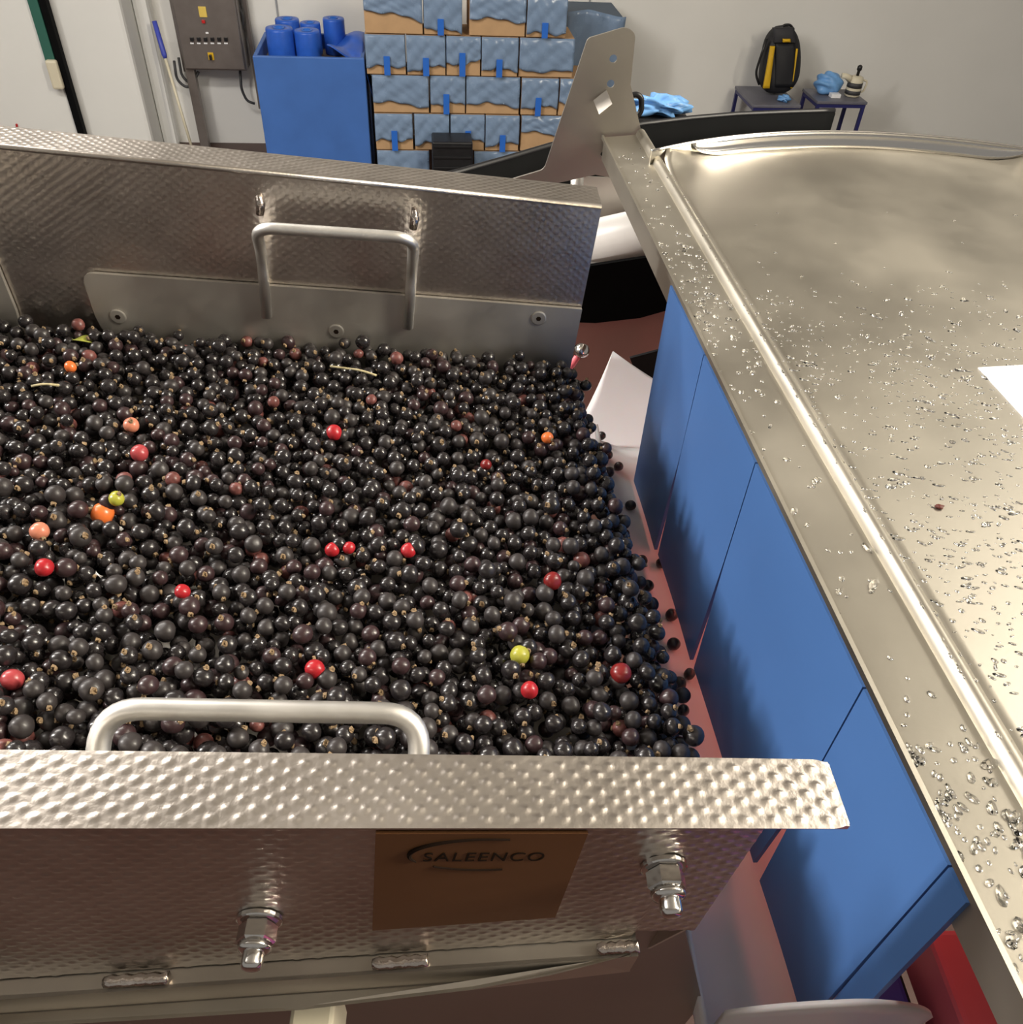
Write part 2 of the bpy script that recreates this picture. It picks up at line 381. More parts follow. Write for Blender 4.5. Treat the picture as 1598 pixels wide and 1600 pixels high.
obj('gap_dark_strip', wbox(gp[0]+.012, gp[0]+.034, -.80, -.75, 0, wsz(578, 128, .95)[1], .004), BLACKP, tag(thing('dark_gap_filler', 'added dark strip filling the dark gap between the blue bin and the cartons', 'post', wpt(gp[0], .9, 0)), None, None))  # dark strip added to stand in for the dark gap beside the bin

# ------------------------------------------------------------------ side tables, backpack and the things on them
def table(x0, x1, yf, xb, yb, lab):
    of = .62
    f0, f1 = wsz(x0, yf, of), wsz(x1, yf, of); z = (f0[1]+f1[1])/2
    bq = onz(xb, yb, z-CH); ob = max(.02, float(-np.dot(bq-WA, WN)))
    a, b = f0[0], f1[0]
    t = thing('side_table', lab, 'table', wpt((a+b)/2, (of+ob)/2, 0), 'small tables along the wall')
    obj('top', wbox(a, b, -of, -ob, z-.022, z, .004), TABLE, t)
    for s in (a+.02, b-.02):
        for oo in (of-.02, ob+.02):
            obj('leg', wbox(s-.013, s+.013, -oo-.013, -oo+.013, 0, z-.0225), NAVY, t)
    obj('frame', join(wbox(a+.034, b-.034, -of+.008, -of+.03, z-.05, z-.023), wbox(a+.034, b-.034, -ob-.03, -ob-.008, z-.05, z-.023),
                      wbox(a+.008, a+.03, -of+.034, -ob-.034, z-.05, z-.023), wbox(b-.03, b-.008, -of+.034, -ob-.034, z-.05, z-.023)), NAVY, t)
    return a, b, z, of, ob
TA = table(1177, 1252, 164.5, 1152, 134, 'small grey table with navy legs under the backpack')
TB = table(1277, 1356, 159, 1253, 138, 'small grey table with navy legs holding the blue bag and jug')
def at_table(T, px, py):
    q = onz(px, py, T[2]-CH); return float(np.dot(q-WA, WD)), float(-np.dot(q-WA, WN))
# backpack: rounded body, side panels, straps
zt_ = TA[2]
bs, bo = at_table(TA, 1212, 147); bo = .33
bw = abs(wsz(1249, 110, bo)[0]-wsz(1184, 110, bo)[0])/2; bs = (wsz(1249, 120, bo)[0]+wsz(1182, 120, bo)[0])/2
bh = wsz(1222, 42, bo)[1]-zt_
bp = thing('backpack', 'black backpack with yellow side panels on the small table', 'backpack', wpt(bs, bo, zt_))
def sup(u, v, sx=1.0, d=1.0, h=1.0):
    th = 2*math.pi*u; ph = v
    prof = (1-abs(2*ph-1)**3.5)**.5 if 0 < ph < 1 else 0
    top = 1 - .22*ph**2
    cx_, sy = math.cos(th), math.sin(th)
    k = (abs(cx_)**3+abs(sy)**3)**(-1/3)
    lean = .10*ph
    return wpt(bs + bw*.96*sx*cx_*k*prof*top + .012*math.sin(5*ph), bo + .12*d*sy*k*prof*(1-.25*ph) - lean, zt_ + .006 + (bh-.01)*ph*h)
obj('body', grid(sup, 40, 26), mat('black_nylon', lin(30, 30, 34), .6, bump=.3, bscale=40, noise=.2), bp, True)
def pk(x0, x1, ya, yb, off):
    def f(u, v):
        yy = ya+(yb-ya)*v; xl = x0[0]+(x0[1]-x0[0])*v; xr = x1[0]+(x1[1]-x1[0])*v
        s, z = wsz(xl+(xr-xl)*u, yy, off); bul = .012*math.sin(math.pi*u)*math.sin(math.pi*min(1, max(0, v)))
        ph = (z-zt_)/bh
        return wpt(s, off + bul - .10*ph*.9, z)
    return thick(grid(f, 8, 12), WN*.02)
obj('front_pocket', pk((1217, 1212), (1247, 1241), 72, 137, .44), mat('dark_nylon', lin(20, 21, 26), .55, bump=.3, bscale=50), bp, True)
obj('upper_pocket', pk((1213, 1214), (1247, 1248), 48, 71, .43), mat('grey_nylon', lin(44, 44, 48), .6), bp, True)
obj('side_panel', pk((1208, 1193), (1215, 1203), 76, 139, .455), YELLOW, bp, True)
obj('side_panel', pk((1248, 1236), (1251, 1239), 80, 139, .435), YELLOW, bp, True)
obj('badge', pk((1228, 1228), (1240, 1240), 65, 70, .455), YELLOW, bp, True)
hs = [(1219, 46), (1224, 39), (1234, 38), (1240, 46)]
obj('carry_loop', tube(smooth_path([wpt(*(lambda q: (q[0], .27, q[1]))(wsz(x, y, .27))) for x, y in hs], .03), .009, 8), BLACKP, bp, True)
obj('strap', tube(smooth_path([wpt(*(lambda q: (q[0], .36, q[1]))(wsz(x, y, .36))) for x, y in [(1198, 60), (1186, 95), (1180, 115), (1186, 132)]], .05), .010, 8), BLACKP, bp, True)
# plastic bags and jug
def blob(name, lab, cat, c, rx, ry, rz, m, k=.12, sd=1):
    rg = np.random.default_rng(sd); fr = rg.uniform(2, 7, (6, 3)); ps = rg.uniform(0, 6.28, 6)
    def f(u, v):
        th, ph = 2*math.pi*u, math.pi*(v-.5); d = np.array([math.cos(ph)*math.cos(th), math.cos(ph)*math.sin(th), math.sin(ph)])
        w = 1 + k*sum(math.sin(float(np.dot(fr[i], d))*1.4+ps[i]) for i in range(6))/2.2
        return np.array(c) + np.array([rx, ry, rz])*d*w + np.array([0, 0, rz*.86])
    V, Fc = grid(f, 32, 18); V[:, 2] = np.maximum(V[:, 2], c[2]+.0005)
    o = obj(name, (V, Fc), m, None, True, base=c); return tag(o, lab, cat)
s, oo = at_table(TB, 1290, 146)
blob('plastic_bag', 'light blue knotted plastic bag on the table beside the jug', 'bag', wpt(s, oo, TB[2]+.001), .115, .09, .085, LBLUE, .12, 3)
s, oo = at_table(TA, 1216, 152)
blob('crumpled_plastic', 'small crumpled light blue plastic at the foot of the backpack', 'plastic', wpt(s, .52, TA[2]+.001), .05, .04, .025, LBLUE, .25, 5)
s, oo = at_table(TB, 1330, 150); jc = wpt(s, oo, TB[2]+.001)
jz = wsz(1330, 118, oo)[1]-jc[2]
jg = thing('jug', 'cream and steel flask jug with a black knob on the table', 'jug', tuple(jc))
obj('body', lathe([(.05, 0), (.062, .005), (.062, jz*.35), (.058, jz*.8), (.05, jz*.95), (.03, jz)], jc, seg=20), CREAM, jg, True)
obj('band', lathe([(.0635, jz*.12), (.0635, jz*.32), (.0625, jz*.32)], jc, seg=20), CABLE, jg, True)
obj('band', lathe([(.0625, jz*.45), (.0615, jz*.70), (.0605, jz*.70)], jc, seg=20), CABLE, jg, True)
obj('knob', lathe([(.012, jz+.001), (.012, jz+.035), (.02, jz+.045), (.02, jz+.07), (.008, jz+.08)], jc, seg=14), BLACKP, jg, True)
obj('spout', tube([jc+[-.045, 0, jz*.8], jc+[-.09, 0, jz*.95], jc+[-.13, 0, jz*.98]], [.03, .022, .02], 12), CREAM, jg, True)
obj('handle', tube(smooth_path([jc+[.055, 0, jz*.8], jc+[.10, 0, jz*.75], jc+[.09, 0, jz*.25], jc+[.06, 0, jz*.2]], .03), .008, 8), CREAM, jg, True)
s, oo = at_table(TB, 1305, 152)
tag(obj('card_box', wbox(s-.05, s+.03, -oo-.03, -oo+.03, TB[2]+.001, TB[2]+.03, .002), PAPER, base=wpt(s, oo, TB[2]+.001)), 'small white box lying between the blue bag and the jug', 'box')

# ================================================================== the feed trough (tilted 4.7 degrees towards its lip)
TT = math.radians(4.7); W0 = .52
UU = np.array([math.cos(TT), 0, -math.sin(TT)]); NN = np.array([math.sin(TT), 0, math.cos(TT)])
TO = np.array([0, 0, CH]) - W0*NN
YW = .030                                                # the trough stands about two degrees askew to the hood
def T(u, v, w): return np.array([u, v + YW*u, w + W0])          # trough coordinates (u along, v across, w from the lens)
def t2w(u, v, w): return np.array([0, 0, CH]) + u*UU + np.array([0, v + YW*u, 0]) + w*NN
tr = thing('feed_trough', 'open dimpled steel vibrating trough filled with blackcurrants', 'trough', tuple(TO), rot=(0, TT, 0))
UL = -.75
PU, PV = .0088, .0066
def dimple(a, b): 
    s = np.cos(2*np.pi*a/PU)*np.cos(2*np.pi*b/PV); s = np.clip((s-.05)/.95, 0, 1); return s*s*(3-2*s)
def relief(o3, ua, va, nrm, la, lb, amp, step, fade=None, bend=None):
    """a sheet with pressed dimples: o3 + a*ua + b*va, raised along nrm"""
    na, nb = max(2, int(la/step)), max(2, int(lb/step))
    A, B = np.meshgrid(np.linspace(0, la, na+1), np.linspace(0, lb, nb+1))
    Hh = amp*dimple(A, B) + amp*.10*np.sin(A*310+B*170)*np.sin(A*97-B*233)
    e = np.minimum(np.minimum(A, la-A), np.minimum(B, lb-B)); Hh = Hh*np.clip(e/.003, 0, 1)
    o3, ua, va, nrm = [np.asarray(x, float) for x in (o3, ua, va, nrm)]
    P = o3 + A[..., None]*ua + B[..., None]*va + Hh[..., None]*nrm
    V = P.reshape(-1, 3); n = na+1
    idx = np.arange((na+1)*(nb+1)).reshape(nb+1, na+1)
    Fc = np.stack([idx[:-1, :-1], idx[:-1, 1:], idx[1:, 1:], idx[1:, :-1]], -1).reshape(-1, 4)
    return V, Fc
def fast(name, V, Fc, m, parent, smooth=True, label=None):
    me = bpy.data.meshes.new(name); nV, nF = len(V), len(Fc)
    me.vertices.add(nV); me.vertices.foreach_set('co', np.ascontiguousarray(V, dtype=np.float32).ravel())
    k = Fc.shape[1]
    me.loops.add(nF*k); me.loops.foreach_set('vertex_index', np.ascontiguousarray(Fc, dtype=np.int32).ravel())
    me.polygons.add(nF); me.polygons.foreach_set('loop_start', np.arange(0, nF*k, k, dtype=np.int32))
    me.update(calc_edges=True)
    me.polygons.foreach_set('use_smooth', np.full(nF, smooth)); 
    for q in (m if isinstance(m, (list, tuple)) else [m]): me.materials.append(q)
    o = bpy.data.objects.new(name, me); COL.objects.link(o)
    if parent is not None: o.parent = parent; ORG[o.name] = ORG[parent.name]
    if label: o['label'] = label
    return o
X3, Y3, Z3 = np.eye(3); XS = np.array([1, YW, 0])
# far side: inner wall, top flange, end plate, outer wall
WF, WT = .6545, -.258
V, Fc = relief(T(UL, WF, -.455), XS, Z3, -Y3, .128-UL, .455+WT, .00022, .0011); fast('inner_wall', V, Fc, STEEL_D, tr)
V, Fc = relief(T(UL, WF+.001, WT+.001), XS, Y3, Z3, .128-UL, .036, .00035, .0011); fast('top_flange', V, Fc, STEEL_D, tr)
obj('flange_fold', tube([T(UL, WF+.001, WT-.001), T(.128, WF+.001, WT-.001)], .0022, 10), STEEL_D, tr, True)
obj('end_plate', slab([T(.1285, WF, -.455), T(.1285, WF+.037, -.455), T(.1285, WF+.037, WT), T(.1285, WF, WT)], .002, (1, 0, 0)), STEEL, tr)
obj('outer_wall', slab([T(UL, WF+.038, -.455), T(.128, WF+.038, -.455), T(.128, WF+.038, WT), T(UL, WF+.038, WT)], .0015, (0, 1, 0)), STEEL, tr)
# near side
NI, NO = .1575, .1305
V, Fc = relief(T(UL, NO, WT-.002), XS, Y3, Z3, .150-UL, NI-NO, .00038, .0008)
# the corner of the near flange is cut slightly oblique and rounded
uu = V[:, 0]; fr = np.clip((uu-.10)/.05, 0, 1); V[:, 0] += fr*(.157-.150)*1.0*(1-.0*(V[:, 1]-NO)/(NI-NO))
cor = np.clip((V[:, 0]-.150)/.007, 0, 1)
mid_ = (NO+NI)/2 + YW*V[:, 0]; V[:, 1] = np.where(cor > 0, mid_ + (V[:, 1]-mid_)*(1-.14*cor**2), V[:, 1])
fast('top_flange', V, Fc, STEEL_D, tr)
obj('flange_edge', slab([T(UL, NO, WT-.0025), T(.157, NO+.001, WT-.0025), T(.157, NI-.001, WT-.0025), T(UL, NI, WT-.0025)], .0022), STEEL, tr)
obj('inner_wall', slab([T(UL, NI, -.455), T(.127, NI, -.455), T(.127, NI, WT-.006), T(UL, NI, WT-.006)], .0015, (0, 1, 0)), STEEL, tr)
# outer wall: dimpled, its lower edge rises a little towards the lip
ow0 = T(UL, .1355, -.470)
na, nb = int((.127-UL)/.0011), int(.212/.0011)
A, B = np.meshgrid(np.linspace(0, .127-UL, na+1), np.linspace(0, 1, nb+1))
lowe = -.3725 - .1250*(A+UL-.0) * 1.0                       # lower edge in w, falling to the left
lowe = np.where(A+UL > .101, -.353, -.372 + .126*(A+UL-.0) * 1.0)
top = WT-.006
Wg = lowe + (top-lowe)*B
Hh = .00034*dimple(A, Wg) + .00004*np.sin(A*300)*np.sin(Wg*350)
P = np.stack([A+UL, .1325 + YW*(A+UL) - Hh, Wg+W0], -1).reshape(-1, 3)
idx = np.arange((na+1)*(nb+1)).reshape(nb+1, na+1)
Fc = np.stack([idx[:-1, :-1], idx[:-1, 1:], idx[1:, 1:], idx[1:, :-1]], -1).reshape(-1, 4)
fast('outer_wall', P, Fc, STEEL_D, tr)
obj('end_plate', slab([T(.1272, .134, -.353), T(.1272, NI, -.455), T(.1272, NI, WT-.006), T(.1272, .134, WT-.006)], .0015, (1, 0, 0)), STEEL, tr)
# lower lip with weld beads
def lipw(u): return -.372 + .126*u
LP = [T(UL, .1305, lipw(UL)-.002), T(.103, .1305, lipw(.103)-.004)]
obj('lower_lip', join(slab([T(UL, .125, lipw(UL)-.001), T(.103, .125, lipw(.103)-.001), T(.103, .137, lipw(.103)-.001), T(UL, .137, lipw(UL)-.001)], .0012),
                      slab([T(UL, .125, lipw(UL)-.017), T(.103, .125, lipw(.103)-.017), T(.103, .125, lipw(.103)-.001), T(UL, .125, lipw(UL)-.001)], .0015, (0, -1, 0))), STEEL, tr)
for ua, ub in ((-.113, -.088), (-.006, .016), (.086, .103)):
    n = 9; pts = [T(ua+(ub-ua)*k/n, .128, lipw(ua+(ub-ua)*k/n)+.0015+.0006*(k % 2)) for k in range(n+1)]
    obj('weld_bead', tube(pts, [.0022+.0005*(k % 2) for k in range(n+1)], 8), WELD, tr, True)
def tpx(px, py, Y):                                          # a pixel on the plane Y, in trough coordinates
    q = ony(px, py, Y) - np.array([0, 0, CH]); u = float(np.dot(q, UU)); return np.array([u, q[1], float(np.dot(q, NN)) + W0])
ap_lo = [tpx(985, 1492, .1285), tpx(930, 1506, .126), tpx(860, 1524, .123), tpx(740, 1546, .120), tpx(600, 1563, .118), tpx(470, 1578, .117), tpx(250, 1592, .114), tpx(0, 1606, .112), tpx(-700, 1640, .10)]
obj('apron', slab([T(UL, .1245, lipw(UL)-.017), T(.103, .1245, lipw(.103)-.017)] + ap_lo, .002, (0, -.8, .6)), STEEL, tr)
# pan under the fruit
UE = lambda v: .166 - .034*(v-.25)/.40 - 1.0*max(0, .215-v)
obj('pan_floor', slab([T(UL, NI+.002, -.447), T(.126, NI+.002, -.447), T(.150, .24, -.447), T(.124, WF-.002, -.447), T(UL, WF-.002, -.447)], .003), STEEL, tr)
# wear plates on the far wall, with screws; handles
def wear(u0, u1, cut=True, label=None):
    poly = [(u0, -.353), (u0+.004, -.405), (u0+.03, -.440), (u1, -.440), (u1, -.3485), (u0+.20, -.350)]
    if u1 < -.3: poly = [(u0, -.346), (u0, -.44), (u1-.01, -.44), (u1-.001, -.40), (u1-.006, -.346)]
    q = round_poly(poly, [.010, .03, .02, 0, .001, 0] if u1 > -.3 else [0, 0, .01, .01, .010])
    return obj('wear_plate', prism([(a, b+W0) for a, b in q], (0, WF-.0046, 0), XS, Z3, Y3, .0035), STEEL_P, tr)
wp = wear(-.287, .1285); wq = wear(-.47, -.345)
for par, pts in ((wp, [(-.265, -.391), (-.0835, -.389), (.0915, -.3605)]), (wq, [(-.367, -.388)])):
    for u, w in pts:
        c = T(u, WF-.0048, w)
        sc = obj('screw', lathe([(.0068, 0), (.0068, .0004), (.0058, .0008), (.0022, .0009), (.0020, .0003)], c, (0, -1, 0), 24), STEEL_P, par)
        obj('socket', lathe([(.0024, .00095), (.0012, .0009)], c, (0, -1, 0), 6), INK, sc)
def handle(u0, u1, far):
    if far: pts = [T(u0-.003, WF-.006, -.379), T(u0-.003, WF-.007, -.322), T(u0, WF-.034, -.287), T(u1, WF-.034, -.284), T(u1-.001, WF-.007, -.322), T(u1-.002, WF-.006, -.379)]
    else: pts = [T(u0, NI+.008, -.40), T(u0, NI+.008, -.325), T(u0, NI+.038, -.292), T(u1, NI+.038, -.292), T(u1, NI+.008, -.325), T(u1, NI+.008, -.40)]
    return obj('handle', tube(smooth_path(pts, .016, 8), .0045, 16), POLISH, tr, True)
handle(-.1385, -.0195, True); handle(-.1175, .0065, False)
# weld splashes above the far handle
for u in (-.1415, -.0215):
    obj('weld_stain', tube([T(u, WF-.0015, -.275), T(u+.001, WF-.0018, -.283), T(u, WF-.0022, -.291)], [.002, .0035, .003], 8), WELD, tr, True)
obj('wear_plate', prism([(a, b+W0) for a, b in round_poly([(-.30, -.35), (-.30, -.44), (.12, -.44), (.12, -.35)], .006)], (0, NI+.001, 0), XS, Z3, Y3, .003), STEEL_P, tr)
# bolts through the near wall
for u, w in ((-.049, -.3335), (.0975, -.2915)):
    c = T(u, .1322, w)
    bt = obj('bolt', lathe([(.0040, 0), (.0040, .0165), (.0034, .018), (.002, .0185)], c, (0, -1, 0), 14), CHROME, tr, True)
    obj('washer', lathe([(.0086, .0001), (.0086, .0016), (.0080, .002), (.0045, .002)], c, (0, -1, 0), 24), CHROME, bt)
    obj('nut', lathe([(.0062, .0021), (.0072, .003), (.0072, .0085), (.0062, .0095), (.0041, .0096)], c, (0, -1, 0), 6), CHROME, bt)
    obj('lock_collar', lathe([(.0064, .0096), (.0060, .0118), (.0042, .0125)], c, (0, -1, 0), 20), CHROME, bt, True)
# maker's plate
mp_ = obj('maker_plate', prism([(a, b+W0) for a, b in ((-.007, -.344), (.064, -.334), (.064, -.2645), (-.007, -.2645))], (0, .1308, 0), XS, Z3, Y3, .0012), BROWN, tr, label='brown engraved maker plate')
def text(body, size, u, w, par, m, squash=1.0, sl=0.0):
    cu = bpy.data.curves.new('lettering', 'FONT'); cu.body = body; cu.size = size; cu.extrude = .00008; cu.shear = sl; cu.space_character = 1.15
    tmp = bpy.data.objects.new('tmp', cu); COL.objects.link(tmp); bpy.context.view_layer.update()
    me = bpy.data.meshes.new_from_object(tmp.evaluated_get(bpy.context.evaluated_depsgraph_get()))
    bpy.data.objects.remove(tmp)
    V = np.array([v.co[:] for v in me.vertices]); Fc = [tuple(p.vertices) for p in me.polygons]
    P = np.array([T(u+x[0], .1306-x[2], w+x[1]*squash) for x in V])
    return obj('lettering', (P, Fc), m, par)
text('SALEENCO', .0078, .0090, -.2840, mp_, INK, 1.15, .1)
sw = [T(.0085+.0, .1306, -.2885)] ; 
el = [T(.031+.0265*math.cos(a)*1.0, .1306, -.2795+.0115*math.sin(a)) for a in np.linspace(math.radians(205), math.radians(75), 26)]
obj('swoosh', tube(el, [.0004+.0005*math.sin(math.pi*(1-k/25)**1.6) for k in range(26)], 6), INK, mp_)
el = [T(.031+.0265*math.cos(a), .1306, -.2795+.0115*math.sin(a)) for a in np.linspace(math.radians(228), math.radians(285), 14)]
obj('swoosh', tube(el, .0004, 6), INK, mp_)
# the machine body under the trough
BASEM = mat('dull_base_steel', (.40, .36, .32, 1), .45, 1, noise=.08, nscale=8)
mb = thing('trough_base', 'brown-grey steel machine body below the trough', 'machine body', tuple(t2w(-.2, .35, -.9)))
obj('front_panel', slab([t2w(u, .150, w) for u, w in ((-.75, -1.4), (.178, -1.4), (.178, -.505), (.136, -.392), (.126, -.380), (-.75, -.48))], .003, (0, -1, 0)), BASEM, mb)
obj('side_panel', slab([t2w(.137, .18, -1.4), t2w(.10, .62, -1.4), t2w(.10, .62, -.47), t2w(.137, .18, -.47)], .008, (1, 0, 0)), STEEL, mb)
for u, v in ((-.66, .24), (-.66, .58), (.03, .24), (.03, .58)):
    a = t2w(u, v, -.6); obj('leg', box(a[0]-.03, a[0]+.03, a[1]-.03, a[1]+.03, 0, a[2], .004), STEEL, mb)
c = t2w(-.033, .128, -.435)
tag(obj('spacer_block', box(c[0]-.010, c[0]+.010, c[1]-.006, c[1]+.018, c[2]-.05, c[2], .002), CREAM, base=c), 'small cream plastic block below the trough lip, at the bottom edge', 'block')

# ================================================================== the sorter hood on the right
HZ = CH - .32
EX = lambda Y: .205 - .055*Y
E0, E1 = -.30, 1.00
hd = thing('sorter_hood', 'wide wet stainless steel sorter lid with a folded left edge', 'machine hood', (.5, .4, HZ-.05))
# lid: straight left edge, round far end
from mathutils.geometry import tessellate_polygon
HC, HR = (.449, .538), .440
def lid_sheet():
    # rows across in Y; the sheet sweeps up to the far rim except where the guard is let in
    ny, nx = 90, 60; V = []
    for j in range(ny+1):
        y = E0 + (HC[1]+HR-.0005-E0)*j/ny; xl = EX(y)+.049
        xr = .889 if y < HC[1] else HC[0] + math.sqrt(max(0, HR**2-(y-HC[1])**2))
        if y > HC[1]: xl = min(xr-.001, max(xl, HC[0] - math.sqrt(max(0, HR**2-(y-HC[1])**2))))
        for i in range(nx+1):
            x = xl + (xr-xl)*i/nx; dz = 0
            if y > HC[1]:
                rr = math.hypot(x-HC[0], y-HC[1]); an = math.degrees(math.atan2(y-HC[1], x-HC[0]))
                win = min(1, max(0, min(an-67, 119-an)/4+.5)); k = max(0, (rr-(HR-.05))/.05)
                dz = .016*k*k*(1-win)
            V.append((x, y, HZ + dz))
    Fc = [(j*(nx+1)+i, j*(nx+1)+i+1, (j+1)*(nx+1)+i+1, (j+1)*(nx+1)+i) for j in range(ny) for i in range(nx)]
    return np.array(V), Fc
obj('lid', thick(lid_sheet(), (0, 0, -.002)), STEEL_H, hd, True)
obj('side_band', thick(grid(lambda u, v: (EX(E0+(.985-E0)*v) + .0375*u, E0+(.985-E0)*v, HZ - .001 + .004*u), 4, 40), (0, 0, -.0015)), STEEL_H, hd)
def ridge(u, v):
    y = E0+(.985-E0)*v; x = EX(y)+.0375
    pr = [(0, .003), (.0022, .0085), (.006, .0100), (.0095, .0085), (.0125, -.001)][int(round(u*4))]
    return (x+pr[0], y, HZ+pr[1])
obj('ridge_fold', thick(grid(ridge, 4, 40), (0, 0, -.0015)), STEEL_H, hd, True)
obj('edge_lip', slab([(EX(E0)-.001, E0, HZ+.0015), (EX(.985)-.001, .985, HZ+.0015), (EX(.985)+.0015, .985, HZ+.0015), (EX(E0)+.0015, E0, HZ+.0015)], .004, (0, 0, 1)), STEEL_H, hd)
obj('side_skirt', slab([(EX(E0)+.0045, E0, HZ-.026), (EX(E0)+.0045, E0, HZ-.0025), (EX(.985)+.0045, .985, HZ-.0025), (EX(.985)+.0045, .985, HZ-.026)], -.0025, (-1, 0, 0)), STEEL_H, hd)
# far rim: a low upturned lip with a deeper guard let into its middle
def rimstrip(a0, a1, z0, z1, r0, r1):
    A = np.linspace(math.radians(a0), math.radians(a1), 48); V = []; Fc = []
    for a in A:
        for r, z in ((r0, z0), (r0, z1), (r1, z1), (r1, z0)): V.append((HC[0]+r*math.cos(a), HC[1]+r*math.sin(a), z))
    for k in range(47):
        for q in range(4): Fc.append((k*4+q, k*4+(q+1) % 4, k*4+4+(q+1) % 4, k*4+4+q))
    Fc += [(0, 1, 2, 3), tuple(47*4+q for q in (3, 2, 1, 0))]
    return np.array(V), Fc
obj('far_rim', rimstrip(0, 126, HZ-.004, HZ+.0165, HR-.0005, HR+.0015), STEEL_H, hd, True)
obj('rim_rod', tube([(HC[0]+HR*math.cos(a), HC[1]+HR*math.sin(a), HZ+.0165) for a in np.linspace(math.radians(0), math.radians(126), 60)], .0016, 8), CHROME, hd, True)
def guard():
    V = []; n = 60
    for k in range(n+1):
        a = math.radians(118.5 + (66.5-118.5)*k/n); e = min(1, 8*k/n, 8*(1-k/n)); e = math.sqrt(max(.02, 1-(1-e)**2))
        for q in range(5):
            z = HZ + .0160 - .0158*e*q/4; r = HR - .0015 - .004*e*(q/4)**3
            V.append((HC[0]+r*math.cos(a), HC[1]+r*math.sin(a), z))
    Fc = [(k*5+q, k*5+q+1, k*5+6+q, k*5+5+q) for k in range(n) for q in range(4)]
    return np.array(V), Fc
obj('rim_guard', thick(guard(), (0, .001, 0)), CHROME, hd, True)
# end bracket standing behind the folded edge
def yq(px, py, Y): p = ony(px, py, Y); return (p[0], p[2])
BY = .99
bo_ = round_poly([yq(*p, BY) for p in [(918, 60), (978, 42), (993, 52), (985, 132), (1004, 215), (996, 285), (930, 273), (840, 293), (740, 318), (740, 298), (850, 265)]], [.004, .008, .008, 0, 0, 0, 0, 0, 0, 0, .006], 5)
# plate with punched holes: build as polygon with holes by triangulation
def plate_holes(outer, holes, y, th, nseg=18):
    loops = [[Vector((p[0], p[1], 0)) for p in outer]] + [[Vector((c[0]+r*math.cos(2*math.pi*k/nseg), c[1]+r*math.sin(2*math.pi*k/nseg), 0)) for k in range(nseg)] for c, r in holes]
    tri = tessellate_polygon(loops); flat = [v for l in loops for v in l]; n = len(flat)
    V = [(v.x, y, v.y) for v in flat] + [(v.x, y+th, v.y) for v in flat]
    Fc = [tuple(t) for t in tri] + [tuple(n+i for i in reversed(t)) for t in tri]; b = 0
    for l in loops:
        k = len(l); Fc += [(b+i, b+(i+1) % k, n+b+(i+1) % k, n+b+i) for i in range(k)]; b += k
    return np.array(V), Fc
br = thing('end_bracket', 'upright pointed steel bracket plate with punched holes at the hood edge', 'bracket', (EX(.99), .99, HZ-.06))
hl = [(yq(958, 92, BY), .0042), (yq(954, 131, BY), .0042), (yq(943, 241, BY), .0036)]
obj('plate', plate_holes(bo_, hl, BY, .003), BRACKET, br)
q0, q1 = yq(928, 158, BY), yq(948, 142, BY)
obj('stop_tab', slab([(q0[0], BY-.002, q0[1]), (q1[0], BY-.002, q1[1]), (q1[0]+.004, BY-.03, q1[1]-.006), (q0[0]+.004, BY-.03, q0[1]-.006)], .002), BRACKET, br)
sp = [ony(*p, 1.02) for p in [(905, 276), (1010, 280), (1015, 352), (920, 352)]]
obj('support_panel', slab(sp, .003, (0, -1, 0)), BRACKET, br)
obj('post', tube([ony(902, 268, 1.01), ony(900, 330, 1.01)], .008, 10), POLISH, br, True)
# hook behind the bracket
hk = [ony(x, y, 1.12) for x, y in [(982, 150), (995, 147), (1002, 153), (1002, 172), (997, 180), (992, 181)]]
obj('hook', tube(smooth_path([np.array([hk[0][0]-.012, .9935, hk[0][2]])]+hk, .01), .0036, 8), BLACKP, br, True, label='black bent hook')
# paper and crumb
p0, p1, p2 = [onz(x, y, -.3191) for x, y in [(1528, 574), (1598, 570), (1598, 650)]]
d1 = (p1-p0)/np.linalg.norm(p1-p0); d2 = (p2-p0)/np.linalg.norm(p2-p0)
pp = [p0, p0+d1*.148, p0+d1*.148+d2*.21, p0+d2*.21]
pp = [np.array([p[0], p[1], HZ+.0009]) for p in pp]
tag(obj('paper_sheet', slab([pp[0], pp[1], pp[2], pp[3]][::-1], .0008, (0, 0, 1)), PAPER, base=pp[0]), 'white sheet of paper lying on the wet hood', 'paper')
cx = onz(1469, 790, -.318)
def crumb(u, v):
    th, ph = 2*math.pi*u, math.pi*(v-.5); k = 1+.25*math.sin(3*th+2*ph)
    return np.array([cx[0]+.0026*k*math.cos(ph)*math.cos(th), cx[1]+.0018*k*math.cos(ph)*math.sin(th), HZ+.0012+.0012*math.sin(ph)])
tag(obj('fruit_crumb', grid(crumb, 14, 8), mat('dried_fruit', lin(92, 44, 36), .6), None, True, base=(cx[0], cx[1], HZ)), 'tiny brown scrap of fruit stuck on the hood', 'crumb')

